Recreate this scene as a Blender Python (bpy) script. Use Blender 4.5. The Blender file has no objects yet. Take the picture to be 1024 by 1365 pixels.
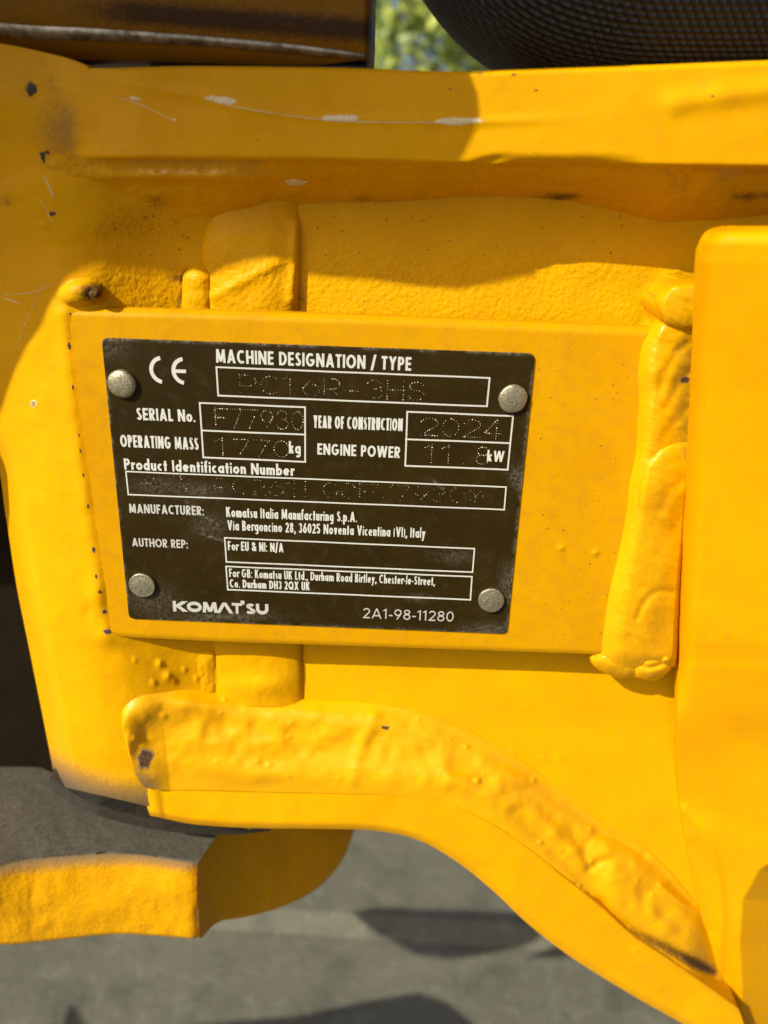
import bpy, bmesh, math, random
import numpy as np
from mathutils import Vector, Matrix
from mathutils.bvhtree import BVHTree
random.seed(7); rng=np.random.RandomState(5)
U=0.00025                                   # one working unit = 0.25 mm
scn=bpy.context.scene; COL=scn.collection
# ------------------------------------------------------------ camera
CAMP=np.array([103.32,-1034.0,407.17]); YAW,PIT,ROL=-0.01309,0.39154,0.03377; F=1109.0
def _axes():
    cy,sy=math.cos(YAW),math.sin(YAW); cp,sp=math.cos(PIT),math.sin(PIT)
    fw=np.array([sy*cp,cy*cp,-sp]); rt=np.array([cy,-sy,0.0]); up=np.cross(rt,fw)
    c,s=math.cos(ROL),math.sin(ROL)
    return c*rt+s*up, -s*rt+c*up, fw
RT,UP,FW=_axes()
cam=bpy.data.cameras.new('camera'); co=bpy.data.objects.new('camera',cam); COL.objects.link(co)
co.matrix_world=Matrix(((RT[0],UP[0],-FW[0],CAMP[0]*U),(RT[1],UP[1],-FW[1],CAMP[1]*U),(RT[2],UP[2],-FW[2],CAMP[2]*U),(0,0,0,1)))
cam.sensor_fit='HORIZONTAL'; cam.sensor_width=24.0; cam.lens=24.0*F/1024
cam.clip_start=0.01; cam.clip_end=500
cam.dof.use_dof=True; cam.dof.focus_distance=1118*U; cam.dof.aperture_fstop=7.0
scn.camera=co
# ------------------------------------------------------------ light
LD=np.array([0.90,0.85,-1.0]); LD/=np.linalg.norm(LD)          # travel direction of the sunlight
EL=math.asin(-LD[2]); AZ=math.atan2(-LD[0],-LD[1])
w=bpy.data.worlds.new('World'); scn.world=w; w.use_nodes=True
nt=w.node_tree; bg=nt.nodes['Background']; sk=nt.nodes.new('ShaderNodeTexSky'); sk.sky_type='NISHITA'
sk.sun_disc=False; sk.sun_elevation=EL; sk.sun_rotation=AZ; sk.air_density=0.6; sk.dust_density=4.0
nt.links.new(sk.outputs[0],bg.inputs[0]); bg.inputs[1].default_value=0.09
sl=bpy.data.lights.new('sun','SUN'); sl.energy=4.0; sl.angle=math.radians(0.53); sl.color=(1.0,0.985,0.84)
so=bpy.data.objects.new('sun',sl); COL.objects.link(so); so.rotation_mode='QUATERNION'
so.rotation_quaternion=Vector(LD).to_track_quat('-Z','Y'); so.location=(-1,-1,1.5)
scn.view_settings.view_transform='Standard'; scn.view_settings.look='None'
scn.view_settings.exposure=0.49; scn.view_settings.gamma=1.0
scn.render.engine='CYCLES'
# ------------------------------------------------------------ projection helpers (units u)
def ray(px,py):
    px=np.asarray(px,float); py=np.asarray(py,float)
    return FW+((px-512)/F)[...,None]*RT-((py-682.5)/F)[...,None]*UP
def P(px,py,d):                              # point on the vertical plane Y=d
    r=ray(px,py); k=(np.asarray(d,float)-CAMP[1])/r[...,1]
    return CAMP+r*k[...,None]
def PZ(px,py,z):                             # point on the horizontal plane Z=z
    r=ray(px,py); k=(np.asarray(z,float)-CAMP[2])/r[...,2]
    return CAMP+r*k[...,None]
def TOSUN(p,Y0):                             # move towards the sun until Y=Y0
    k=(Y0-p[1])/-LD[1]; return p-LD*k
# ------------------------------------------------------------ materials
def new_mat(name):
    m=bpy.data.materials.new(name); m.use_nodes=True; return m,m.node_tree,m.node_tree.nodes['Principled BSDF']
def N(nt,t,**k):
    n=nt.nodes.new(t)
    for a,b in k.items(): setattr(n,a,b)
    return n
def noise(nt,vec,scale,detail=4,rough=.55):
    n=N(nt,'ShaderNodeTexNoise'); n.inputs['Scale'].default_value=scale; n.inputs['Detail'].default_value=detail; n.inputs['Roughness'].default_value=rough
    nt.links.new(vec,n.inputs['Vector']); return n.outputs['Fac']
def ramp(nt,fac,stops):
    r=N(nt,'ShaderNodeValToRGB'); e=r.color_ramp.elements
    while len(e)<len(stops): e.new(.5)
    for i,(p,c) in enumerate(stops):
        e[i].position=p; e[i].color=(c,c,c,1) if not isinstance(c,tuple) else c+(1,)
    nt.links.new(fac,r.inputs[0]); return r.outputs[0]
def mth(nt,op,a,b=None,c=None):
    n=N(nt,'ShaderNodeMath',operation=op)
    for i,x in enumerate((a,b,c)):
        if x is None: continue
        if isinstance(x,(int,float)): n.inputs[i].default_value=x
        else: nt.links.new(x,n.inputs[i])
    return n.outputs[0]
def mix(nt,f,a,b):
    n=N(nt,'ShaderNodeMix',data_type='RGBA')
    if isinstance(f,(int,float)): n.inputs[0].default_value=f
    else: nt.links.new(f,n.inputs[0])
    for i,x in ((6,a),(7,b)):
        if isinstance(x,tuple): n.inputs[i].default_value=x+(1,) if len(x)==3 else x
        else: nt.links.new(x,n.inputs[i])
    return n.outputs[2]
def paint(name,base=(0.72,0.347,0.0003),bump=1.0,rough=.36,speck=1.0,coat=.0,spec=.10,mott=.22):
    """machine paint; attribute 'mask': R dirt, G grey grime, B orange-peel strength"""
    m,nt,b=new_mat(name); tc=N(nt,'ShaderNodeNewGeometry').outputs['Position']
    at=N(nt,'ShaderNodeAttribute',attribute_name='mask'); sep=N(nt,'ShaderNodeSeparateColor'); nt.links.new(at.outputs['Color'],sep.inputs[0])
    big=noise(nt,tc,35,4); mid=noise(nt,tc,210,5,.6); fine=noise(nt,tc,1500,3)
    c=mix(nt,ramp(nt,big,[(.35,0.),(.7,1.)]),base,(base[0]*.93,base[1]*.88,base[2]))
    c=mix(nt,mth(nt,'MULTIPLY',ramp(nt,mid,[(.45,0.),(.75,1.)]),mott),c,(base[0]*.8,base[1]*.72,base[2]+.006))
    # tiny dark specks scattered
    v=N(nt,'ShaderNodeTexVoronoi'); v.inputs['Scale'].default_value=420; nt.links.new(tc,v.inputs['Vector'])
    sp=mth(nt,'MULTIPLY',ramp(nt,v.outputs['Distance'],[(.05,1.),(.10,0.)]),ramp(nt,noise(nt,tc,90,2),[(.60,0.),(.66,1.)]))
    c=mix(nt,mth(nt,'MULTIPLY',sp,.8*speck),c,(.07,.03,.01))
    # dirt
    dn=noise(nt,tc,900,5,.7)
    dm=mth(nt,'MULTIPLY',sep.outputs[0],ramp(nt,mth(nt,'ADD',dn,mth(nt,'MULTIPLY',sep.outputs[0],.35)),[(.52,0.),(.78,1.)]))
    c=mix(nt,dm,c,(.055,.025,.010))
    gm=mth(nt,'MULTIPLY',sep.outputs[1],ramp(nt,mth(nt,'ADD',noise(nt,tc,700,5,.75),mth(nt,'MULTIPLY',sep.outputs[1],.9)),[(.62,0.),(.98,1.)]))
    c=mix(nt,gm,c,(.085,.072,.058))
    nt.links.new(c,b.inputs['Base Color'])
    r=mth(nt,'ADD',mth(nt,'MULTIPLY',mid,.22),rough-.1)
    r=mth(nt,'ADD',r,mth(nt,'MULTIPLY',gm,.35)); nt.links.new(r,b.inputs['Roughness'])
    b.inputs['Coat Weight'].default_value=coat; b.inputs['Coat Roughness'].default_value=.10
    b.inputs['Specular IOR Level'].default_value=spec
    # relief
    peel=noise(nt,tc,620,3,.6); v2=N(nt,'ShaderNodeTexVoronoi',feature='SMOOTH_F1'); v2.inputs['Scale'].default_value=700; nt.links.new(tc,v2.inputs['Vector'])
    h=mth(nt,'ADD',mth(nt,'MULTIPLY',peel,mth(nt,'MULTIPLY_ADD',sep.outputs[2],.00034,.00004*bump)),
          mth(nt,'MULTIPLY',v2.outputs['Distance'],mth(nt,'MULTIPLY_ADD',sep.outputs[2],.00020,.000008*bump)))
    h=mth(nt,'ADD',h,mth(nt,'MULTIPLY',noise(nt,tc,130,3),.00011*bump))
    h=mth(nt,'ADD',h,mth(nt,'MULTIPLY',fine,.000010*bump))
    h=mth(nt,'ADD',h,mth(nt,'MULTIPLY',mth(nt,'MULTIPLY',noise(nt,tc,1600,4,.7),sep.outputs[1]),.0004))
    bp=N(nt,'ShaderNodeBump'); bp.inputs['Strength'].default_value=1; bp.inputs['Distance'].default_value=1
    nt.links.new(h,bp.inputs['Height']); nt.links.new(bp.outputs[0],b.inputs['Normal'])
    return m
M={}
M['paint']=paint('yellow_machine_paint')
M['paint_flat']=paint('yellow_sheet_paint',bump=.75,rough=.34,speck=1.2,mott=.42)
M['paint_sheet']=paint('yellow_grimy_dimmed_sheet_paint',base=(0.60,0.288,0.0003),bump=.75,rough=.38,speck=1.4,mott=.6)  # grime mottling; base also lowered for the sheet's tilt to the light
M['paint_web']=paint('yellow_web_paint',base=(0.73,0.370,0.0003),bump=.75,rough=.34,speck=1.2,mott=.3)
M['paint_smooth']=paint('yellow_smooth_paint',base=(0.70,0.322,0.0003),bump=.22,rough=.30,speck=.5)
M['paint_weld']=paint('yellow_weld_paint',bump=1.0,rough=.27,speck=.8,coat=.12,spec=.25,mott=.12)
M['paint_cast']=paint('yellow_cast_paint',base=(0.66,0.31,0.001),bump=2.2,rough=.42)
def simple(name,col,rough=.5,metal=0.,nscale=None,col2=None,bump=0.,bscale=900,spec=.5,coat=0):
    m,nt,b=new_mat(name); tc=N(nt,'ShaderNodeNewGeometry').outputs['Position']
    if nscale: nt.links.new(mix(nt,ramp(nt,noise(nt,tc,nscale,5,.65),[(.35,0.),(.68,1.)]),col,col2),b.inputs['Base Color'])
    else: b.inputs['Base Color'].default_value=col+(1,)
    b.inputs['Roughness'].default_value=rough; b.inputs['Metallic'].default_value=metal
    b.inputs['Specular IOR Level'].default_value=spec; b.inputs['Coat Weight'].default_value=coat
    if bump:
        bp=N(nt,'ShaderNodeBump'); bp.inputs['Strength'].default_value=1; bp.inputs['Distance'].default_value=bump
        nt.links.new(noise(nt,tc,bscale,4,.6),bp.inputs['Height']); nt.links.new(bp.outputs[0],b.inputs['Normal'])
    return m
M['print']=simple('white_print',(.62,.60,.54),.5,nscale=2600,col2=(.50,.48,.42))
M['print_dim']=simple('grey_print',(.52,.50,.44),.5,nscale=2600,col2=(.40,.38,.33))
M['dot']=simple('stamped_metal',(.85,.76,.55),.4,.2)
M['rivet']=simple('zinc_rivet',(.48,.43,.30),.38,.75,nscale=1500,col2=(.20,.165,.09),bump=.0002,bscale=1800)
M['rust']=simple('rust_chip',(.040,.016,.006),.8,nscale=1500,col2=(.20,.085,.03),bump=.0004,bscale=1500)
M['primer']=simple('chip_rim',(.45,.26,.10),.7,nscale=2000,col2=(.25,.11,.03))
M['dark']=simple('dark_grease',(.012,.008,.004),.6,nscale=400,col2=(.035,.02,.008))
M['steel']=simple('streak_steel',(.55,.50,.40),.34,.7,nscale=260,col2=(.12,.10,.07),bump=.00008,bscale=2500)
M['glint_scuff']=simple('pale_glint_scratch',(.80,.72,.52),.3,.0,nscale=1400,col2=(.62,.42,.12))  # pale colour for painted flange glints, scratches and a chip rim
M['grey_cast']=simple('bare_grey_casting',(.050,.040,.026),.6,nscale=500,col2=(.095,.078,.052),bump=.0005,bscale=1400)
M['black']=simple('recess_shade_black',(.007,.0045,.0015),.8,nscale=60,col2=(.012,.0075,.002),spec=.1)  # near-black base paints the deep shade of the recess
M['brown']=paint('dirty_shade_brown_paint',base=(0.24,0.11,0.004),bump=1.0,rough=.5)  # yellow barrel paint browned to deepen its shade; dirt is in the mask
M['rubber']=simple('black_rubber',(.012,.011,.010),.6,bump=.0002,bscale=900)
M['dark_ring']=simple('greasy_dark_ring',(.022,.018,.012),.5,nscale=500,col2=(.05,.042,.03),bump=.0003,bscale=1500)
M['leaf_a']=simple('leaf_green',(.16,.24,.04),.5,nscale=2,col2=(.24,.30,.06))
M['leaf_b']=simple('leaf_yellow',(.55,.55,.10),.5,nscale=2,col2=(.34,.42,.08))
M['leaf_c']=simple('leaf_dark',(.03,.06,.02),.5,nscale=2,col2=(.06,.10,.03))
M['bark']=simple('bark',(.10,.07,.045),.9,nscale=9,col2=(.05,.035,.02))
# data plate coating: dark film with scuffs
m,nt,b=new_mat('black_anodised_plate'); tc=N(nt,'ShaderNodeNewGeometry').outputs['Position']
at=N(nt,'ShaderNodeAttribute',attribute_name='mask'); sep=N(nt,'ShaderNodeSeparateColor'); nt.links.new(at.outputs['Color'],sep.inputs[0])
c=mix(nt,ramp(nt,noise(nt,tc,60,3),[(.35,0.),(.7,1.)]),(.020,.0118,.0011),(.026,.0155,.0015))
haze=mth(nt,'MULTIPLY',ramp(nt,noise(nt,tc,230,5,.7),[(.52,0.),(.78,1.)]),.12)
c=mix(nt,haze,c,(.16,.13,.09))
v=N(nt,'ShaderNodeTexVoronoi'); v.inputs['Scale'].default_value=900; nt.links.new(tc,v.inputs['Vector'])
sp=mth(nt,'MULTIPLY',ramp(nt,v.outputs['Distance'],[(.06,1.),(.13,0.)]),ramp(nt,noise(nt,tc,160,3),[(.62,0.),(.70,1.)]))
c=mix(nt,mth(nt,'MULTIPLY',sp,.5),c,(.55,.47,.32))
sc=mth(nt,'MULTIPLY',sep.outputs[0],ramp(nt,noise(nt,tc,700,6,.8),[(.42,0.),(.78,1.)]))
c=mix(nt,sc,c,(.42,.38,.30)); nt.links.new(c,b.inputs['Base Color'])
nt.links.new(mth(nt,'ADD',mth(nt,'MULTIPLY',noise(nt,tc,300,4),.25),.33),b.inputs['Roughness'])
b.inputs['Specular IOR Level'].default_value=.12
bp=N(nt,'ShaderNodeBump'); bp.inputs['Strength'].default_value=1; bp.inputs['Distance'].default_value=.00006
nt.links.new(noise(nt,tc,500,4),bp.inputs['Height']); nt.links.new(bp.outputs[0],b.inputs['Normal'])
M['plate']=m
# woven sleeve
m,nt,b=new_mat('woven_black_webbing'); uv=N(nt,'ShaderNodeUVMap'); uv.uv_map='UVMap'
sx=N(nt,'ShaderNodeSeparateXYZ'); nt.links.new(uv.outputs[0],sx.inputs[0])
row=mth(nt,'FLOOR',sx.outputs[1]); off=mth(nt,'MULTIPLY',mth(nt,'MODULO',row,2.0),.5)
fx=mth(nt,'SUBTRACT',mth(nt,'FRACT',mth(nt,'ADD',sx.outputs[0],off)),.5); fy=mth(nt,'SUBTRACT',mth(nt,'FRACT',sx.outputs[1]),.5)
rr=mth(nt,'ADD',mth(nt,'MULTIPLY',mth(nt,'MULTIPLY',fx,fx),3.2),mth(nt,'MULTIPLY',mth(nt,'MULTIPLY',fy,fy),3.4))
hh=mth(nt,'SUBTRACT',mth(nt,'MULTIPLY_ADD',noise(nt,N(nt,'ShaderNodeNewGeometry').outputs['Position'],260,4,.7),1.1,.45),rr)
c=mix(nt,ramp(nt,hh,[(.25,0.),(.75,1.)]),(.002,.0014,.0008),(.018,.014,.009)); nt.links.new(c,b.inputs['Base Color'])
b.inputs['Roughness'].default_value=.55
bp=N(nt,'ShaderNodeBump'); bp.inputs['Strength'].default_value=1; bp.inputs['Distance'].default_value=.0006
nt.links.new(hh,bp.inputs['Height']); nt.links.new(bp.outputs[0],b.inputs['Normal'])
M['weave']=m
# ground
m,nt,b=new_mat('grey_concrete'); tc=N(nt,'ShaderNodeNewGeometry').outputs['Position']
c=mix(nt,ramp(nt,noise(nt,tc,6,6,.6),[(.35,0.),(.7,1.)]),(.090,.084,.056),(.118,.110,.075))
c=mix(nt,ramp(nt,noise(nt,tc,60,5,.7),[(.50,0.),(.75,.7)]),c,(.17,.16,.125))
c=mix(nt,ramp(nt,noise(nt,tc,22,4,.6),[(.52,0.),(.66,.55)]),c,(.055,.05,.034)); nt.links.new(c,b.inputs['Base Color'])
b.inputs['Roughness'].default_value=.85
bp=N(nt,'ShaderNodeBump'); bp.inputs['Strength'].default_value=.6; bp.inputs['Distance'].default_value=.002
nt.links.new(noise(nt,tc,150,5),bp.inputs['Height']); nt.links.new(bp.outputs[0],b.inputs['Normal'])
M['ground']=m
# ------------------------------------------------------------ object helpers
def link(name,me,mat,parent=None,smooth=True):
    o=bpy.data.objects.new(name,me); COL.objects.link(o)
    if mat: me.materials.append(mat)
    if smooth: me.polygons.foreach_set('use_smooth',np.ones(len(me.polygons),bool))
    me.update()
    if parent is not None: o.parent=parent; o.matrix_parent_inverse=parent.matrix_world.inverted()
    return o
def mesh(name,V,Fc,mat,parent=None,smooth=True):
    me=bpy.data.meshes.new(name); me.from_pydata([tuple(v) for v in (np.asarray(V)*U)],[],Fc); return link(name,me,mat,parent,smooth)
def thing(name,loc,label,cat,group=None):
    o=bpy.data.objects.new(name,None); o.empty_display_size=.01; o.location=Vector(loc)*U; COL.objects.link(o); tag(o,label,cat,group)
    bpy.context.view_layer.update(); return o
def tag(o,label,cat,group=None):
    o['label']=label; o['category']=cat
    if group: o['group']=group
def resample(pts,n):
    pts=np.array(pts,float); k=len(pts); tt=np.linspace(0,1,k); q=np.linspace(0,1,n)
    # monotone smooth (Catmull-Rom)
    m=np.gradient(pts,axis=0)
    f=q*(k-1); i=np.clip(f.astype(int),0,k-2); t=(f-i)[:,None]
    return ((2*t**3-3*t**2+1)*pts[i]+(t**3-2*t**2+t)*m[i]+(-2*t**3+3*t**2)*pts[i+1]+(t**3-t**2)*m[i+1])
def ribbon(name,A,B,nu,nv,dfn,mat,parent,back=None,mfn=None,pts3=None):
    """surface between curves A and B (same parameter); dfn(px,py,s,t)->depth; skirt goes straight back by `back`"""
    a=resample(A,nu); bb=resample(B,nu); t=np.linspace(0,1,nv)
    X=a[:,None,0]*(1-t)+bb[:,None,0]*t; Y=a[:,None,1]*(1-t)+bb[:,None,1]*t
    S=np.repeat(np.linspace(0,1,nu)[:,None],nv,1); T=np.repeat(t[None],nu,0)
    D=dfn(X,Y,S,T); V=P(X,Y,D).reshape(-1,3)
    idx=np.arange(nu*nv).reshape(nu,nv)
    q=np.stack([idx[:-1,:-1],idx[1:,:-1],idx[1:,1:],idx[:-1,1:]],-1).reshape(-1,4)
    # orientation: front faces toward -Y
    p0,p1,p2=V[q[len(q)//2,0]],V[q[len(q)//2,1]],V[q[len(q)//2,2]]
    flip=np.cross(p1-p0,p2-p0)[1]>0
    if flip: q=q[:,::-1]
    mk=np.zeros((nu*nv,4)); mk[:,3]=1
    if mfn is not None:
        r,g,b_=mfn(X,Y,S,T); 
        for j,x in enumerate((r,g,b_)): mk[:,j]=np.clip(np.broadcast_to(x,X.shape),0,1).ravel()
    if back:
        loop=np.concatenate([idx[:,0],idx[-1,1:],idx[-2::-1,-1],idx[0,-2:0:-1]])
        n0=len(V); k=len(loop); f=V[loop].copy(); bk=f+np.array([0,back,0]); V=np.concatenate([V,f,bk])
        mk=np.concatenate([mk,mk[loop],mk[loop]])
        i=np.arange(k); j=(i+1)%k
        sk_=np.stack([n0+i,n0+k+i,n0+k+j,n0+j],-1)
        if not flip: sk_=sk_[:,::-1]
        q=np.concatenate([q,sk_])
    me=bpy.data.meshes.new(name); me.from_pydata((V*U).tolist(),[],q.tolist())
    ca=me.color_attributes.new('mask','FLOAT_COLOR','POINT'); ca.data.foreach_set('color',mk.ravel())
    return link(name,me,mat,parent)
def ss(x,a,b):
    t=np.clip((x-a)/(b-a),0,1); return t*t*(3-2*t)
def gs(X,Y,cx,cy,rx,ry,rot=0,p=2):
    c,s=math.cos(math.radians(rot)),math.sin(math.radians(rot)); dx,dy=X-cx,Y-cy
    u,v=(dx*c+dy*s)/rx,(-dx*s+dy*c)/ry; return np.exp(-((u*u+v*v)**(p/2)))
def dome(X,Y,cx,cy,rx,ry,rot=0):
    c,s=math.cos(math.radians(rot)),math.sin(math.radians(rot)); dx,dy=X-cx,Y-cy
    u,v=(dx*c+dy*s)/rx,(-dx*s+dy*c)/ry; return np.sqrt(np.clip(1-u*u-v*v,0,1))
_tab=rng.rand(64,64)
def vn(x,y):                                  # value noise
    xi=np.floor(x).astype(int); yi=np.floor(y).astype(int); fx=x-xi; fy=y-yi; fx=fx*fx*(3-2*fx); fy=fy*fy*(3-2*fy)
    a=_tab[xi%64,yi%64]; b_=_tab[(xi+1)%64,yi%64]; c=_tab[xi%64,(yi+1)%64]; d=_tab[(xi+1)%64,(yi+1)%64]
    return (a*(1-fx)+b_*fx)*(1-fy)+(c*(1-fx)+d*fx)*fy
def fb(x,y,s): return (vn(x/s,y/s)-.5)+.5*(vn(x/s*2.1+7,y/s*2.1+3)-.5)+.25*(vn(x/s*4.3+1,y/s*4.3+9)-.5)
def ridge(X,Y,pts,w,soft=1.0):                # distance profile along a polyline
    d=np.full(X.shape,1e9); pts=resample(pts,max(8,len(pts)*5))
    for (x0,y0),(x1,y1) in zip(pts[:-1],pts[1:]):
        L=(x1-x0)**2+(y1-y0)**2+1e-9; t=np.clip(((X-x0)*(x1-x0)+(Y-y0)*(y1-y0))/L,0,1)
        d=np.minimum(d,np.hypot(X-x0-t*(x1-x0),Y-y0-t*(y1-y0)))
    return np.exp(-(d/w)**2)
def lathe(name,prof,c,axis,n,mat,parent):      # profile (r,h) along axis 'y-' (towards camera)
    V=[];Fc=[]
    for r,h in prof:
        for k in range(n):
            a=2*math.pi*k/n; V.append((c[0]+r*math.cos(a),c[1]-h,c[2]+r*math.sin(a)))
    for i in range(len(prof)-1):
        for k in range(n):
            k2=(k+1)%n; Fc.append((i*n+k,i*n+k2,(i+1)*n+k2,(i+1)*n+k))
    Fc.append([(len(prof)-1)*n+k for k in range(n)])
    return mesh(name,V,Fc,mat,parent)
def prism(name,poly,y0,y1,mat,parent=None,smooth=False): # polygon in XZ extruded along Y
    n=len(poly); V=[(x,y0,z) for x,z in poly]+[(x,y1,z) for x,z in poly]
    Fc=[list(range(n)),list(range(2*n-1,n-1,-1))]+[(i,n+i,n+(i+1)%n,(i+1)%n) for i in range(n)]
    o=mesh(name,V,Fc,mat,parent,smooth)
    bm=bmesh.new(); bm.from_mesh(o.data); bmesh.ops.recalc_face_normals(bm,faces=bm.faces); bmesh.ops.triangulate(bm,faces=[f for f in bm.faces if len(f.verts)>4]); bm.to_mesh(o.data); bm.free()
    return o
def tube(name,pts,rad,mat,parent=None,n=32,m=60,uvs=None,scale=(1,1)):
    c=resample(pts,m); tn=np.gradient(c,axis=0); tn/=np.linalg.norm(tn,axis=1)[:,None]
    ref=np.array([0,1.0,0]); V=[];
    for p,t in zip(c,tn):
        s=np.cross(t,ref); s/=np.linalg.norm(s); q=np.cross(s,t)
        for k in range(n):
            a=2*math.pi*k/n; V.append(p+rad*scale[0]*math.cos(a)*s+rad*scale[1]*math.sin(a)*q)
    Fc=[(i*n+k,i*n+(k+1)%n,(i+1)*n+(k+1)%n,(i+1)*n+k) for i in range(m-1) for k in range(n)]
    Fc+= [list(range(n-1,-1,-1)),[(m-1)*n+k for k in range(n)]]
    o=mesh(name,V,Fc,mat,parent)
    if uvs:
        me=o.data; ul=me.uv_layers.new(name='UVMap'); L=np.concatenate([[0],np.cumsum(np.linalg.norm(np.diff(c,axis=0),axis=1))])
        per=2*math.pi*rad; cir=round(per/uvs[1])
        for pl in me.polygons:
            if len(pl.vertices)!=4: continue
            f=pl.index; i,k=divmod(f,n)
            for li,(ii,kk) in zip(pl.loop_indices,((i,k),(i,k+1),(i+1,k+1),(i+1,k))): ul.data[li].uv=(L[ii]/uvs[0],kk/n*cir)
    return o
# ============================================================ THE BRACKET (one welded thing)
BR=thing('swing_bracket',(0,40,-330),'yellow painted welded steel bracket that carries the black data plate','bracket')
def gk(u): return np.interp(u,[-120,-60,0,30,60,90,120,150,180,210,240,270,300,340],[70,60,42,27,13,5,5,11,24,38,49,57,63,67])
def gsm(u):
    return (gk(u-14)+gk(u-7)+gk(u)+gk(u+7)+gk(u+14))/5
def d_cast(X,Y,S,T):
    d=gsm(X-.10*(Y-600))
    xl=np.interp(Y,[590,690,780,860,960,1047,1100],[-8,8,22,38,58,75,85]); e=np.clip(1-(X-xl)/34,0,1.2)*ss(Y,560,640)
    d=d+e**2.4*90
    d=d-22*ss(330-Y,0,90)*ss(X,-60,40)*.8                      # leans forward into the top flange
    d=d-dome(X,Y,108,390,30,17,-8)*15-dome(X,Y,131,393,9,11,20)*16
    d=d-4*gs(X,Y,150,290,60,22,-20)-8*gs(X,Y,250,262,40,14)
    d=d-fb(X,Y,80)*3.5-fb(X+300,Y,23)*.8
    d=d-6*gs(X,Y,125,800,14,26,10)+4*gs(X,Y,118,815,8,12)-7*gs(X,Y,140,850,20,12,20)
    for cx,cy,r,h in ((213,885,4.5,4),(224,903,6,5),(232,908,4,3),(246,893,3,3),(205,910,4,3),(262,905,3,3),(180,880,3,2),(270,898,3.5,3),(58,300,6,3)):
        d=d-h*gs(X,Y,cx,cy,r,r)
    d=d+9*ss(X,312,335)*ss(Y,420,380)
    # bead lines along the left of the sheet
    d=d-3.5*ridge(X,Y,[(84,420),(92,520),(108,640),(128,760),(140,830)],12)
    return d
def m_cast(X,Y,S,T):
    dirt=.9*gs(X,Y,120,390,24,13)+.55*gs(X,Y,128,388,12,16)+.75*gs(X,Y,235,370,16,7)+.5*gs(X,Y,213,268,16,8)+.35*gs(X,Y,190,300,90,40)+.5*gs(X,Y,10,268,14,10)+.3*gs(X,Y,225,905,40,14)+.35*gs(X,Y,140,900,10,5)
    dirt=dirt+.75*ridge(X,Y,[(248,362),(243,385),(238,412)],5)
    yb=np.interp(X,[60,110,160,220,300],[1045,1072,1088,1098,1102])
    grey=ss(Y,yb-78,yb-4)*ss(X,330,200)+.30*gs(X,Y,45,130,26,60)
    peel=ss(Y,330,370)*ss(Y,450,410)*ss(X,110,150)*.9+.15
    return dirt,grey,peel
ribbon('pivot_post',[(-70,222),(-70,330),(-70,440),(-50,540),(-8,600),(8,690),(22,780),(38,860),(58,960),(75,1047)],
       [(335,222),(335,314),(335,408),(335,500),(335,590),(335,680),(335,780),(335,890),(335,1000),(335,1106)],330,150,
       d_cast,M['paint'],BR,60,m_cast)
# web plate
def d_web(X,Y,S,T):
    d=67+0*X-fb(X,Y,120)*2.5
    d=d-3*gs(X,Y,800,350,50,20)-2*ridge(X,Y,[(860,395),(885,370),(905,362)],5)
    for cx,cy in ((703,943),(683,1005),(724,1010),(745,1012),(1000,900)): d=d-2*gs(X,Y,cx,cy,3,3)
    return d
def m_web(X,Y,S,T):
    return (.55*gs(X,Y,745,262,26,6)+.4*gs(X,Y,500,268,30,8)+.25*gs(X,Y,760,345,14,8)+.5*gs(X,Y,402,395,5,22), 0*X, ss(Y,300,350)*ss(Y,452,412)*.95*ss(X,960,820)+.12)
ribbon('web_plate',[(300,245),(520,245),(740,245),(960,245),(1160,245)],[(300,985),(520,1010),(740,1130),(960,1310),(1160,1310)],240,260,d_web,M['paint_web'],BR,20,m_web)
# boss behind the sheet
def d_boss(X,Y,S,T):
    c=np.clip((T-.5)*2,-1,1); d=71-25*np.sqrt(1-np.abs(c)**2.3*.93)
    d=d+5*ss(325-Y,0,60)-fb(X,Y,30)*2.2-3*ridge(X,Y,[(285,395),(330,372),(370,350)],7)
    d=d-6*ridge(X,Y,[(396,300),(394,350),(390,400)],9)
    return d-5*gs(X,Y,345,915,40,14)
ribbon('boss',[(268,240),(268,420),(268,600),(272,780),(278,942)],[(399,240),(398,420),(399,600),(401,780),(404,942)],260,70,d_boss,M['paint'],BR,40,
   lambda X,Y,S,T:(.5*ss(T,.93,1)*ss(Y,340,400)+.2*gs(X,Y,300,260,40,14)+0*X,0*X,.2+.9*ss(Y,310,350)*ss(Y,460,420)))
# step beside the boss
def d_step(X,Y,S,T): return 60+22*ss(Y,372,335)-12*np.sqrt(1-np.abs((T-.5)*2)**2*.95)-fb(X,Y,22)*2
ribbon('weld_bead',[(246,330),(243,380),(240,440)],[(282,330),(282,380),(282,440)],50,24,d_step,M['paint'],BR,25,lambda X,Y,S,T:(.35*ss(T,.2,0),0*X,.9+0*X))
ribbon('weld_bead',[(246,868),(246,905),(240,942)],[(290,868),(290,905),(290,942)],40,24,lambda X,Y,S,T:62-13*np.sqrt(1-np.abs((T-.5)*2)**2*.95)-fb(X,Y,18)*4,M['paint'],BR,25,lambda X,Y,S,T:(.15+0*X,0*X,.2+0*X))
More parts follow.
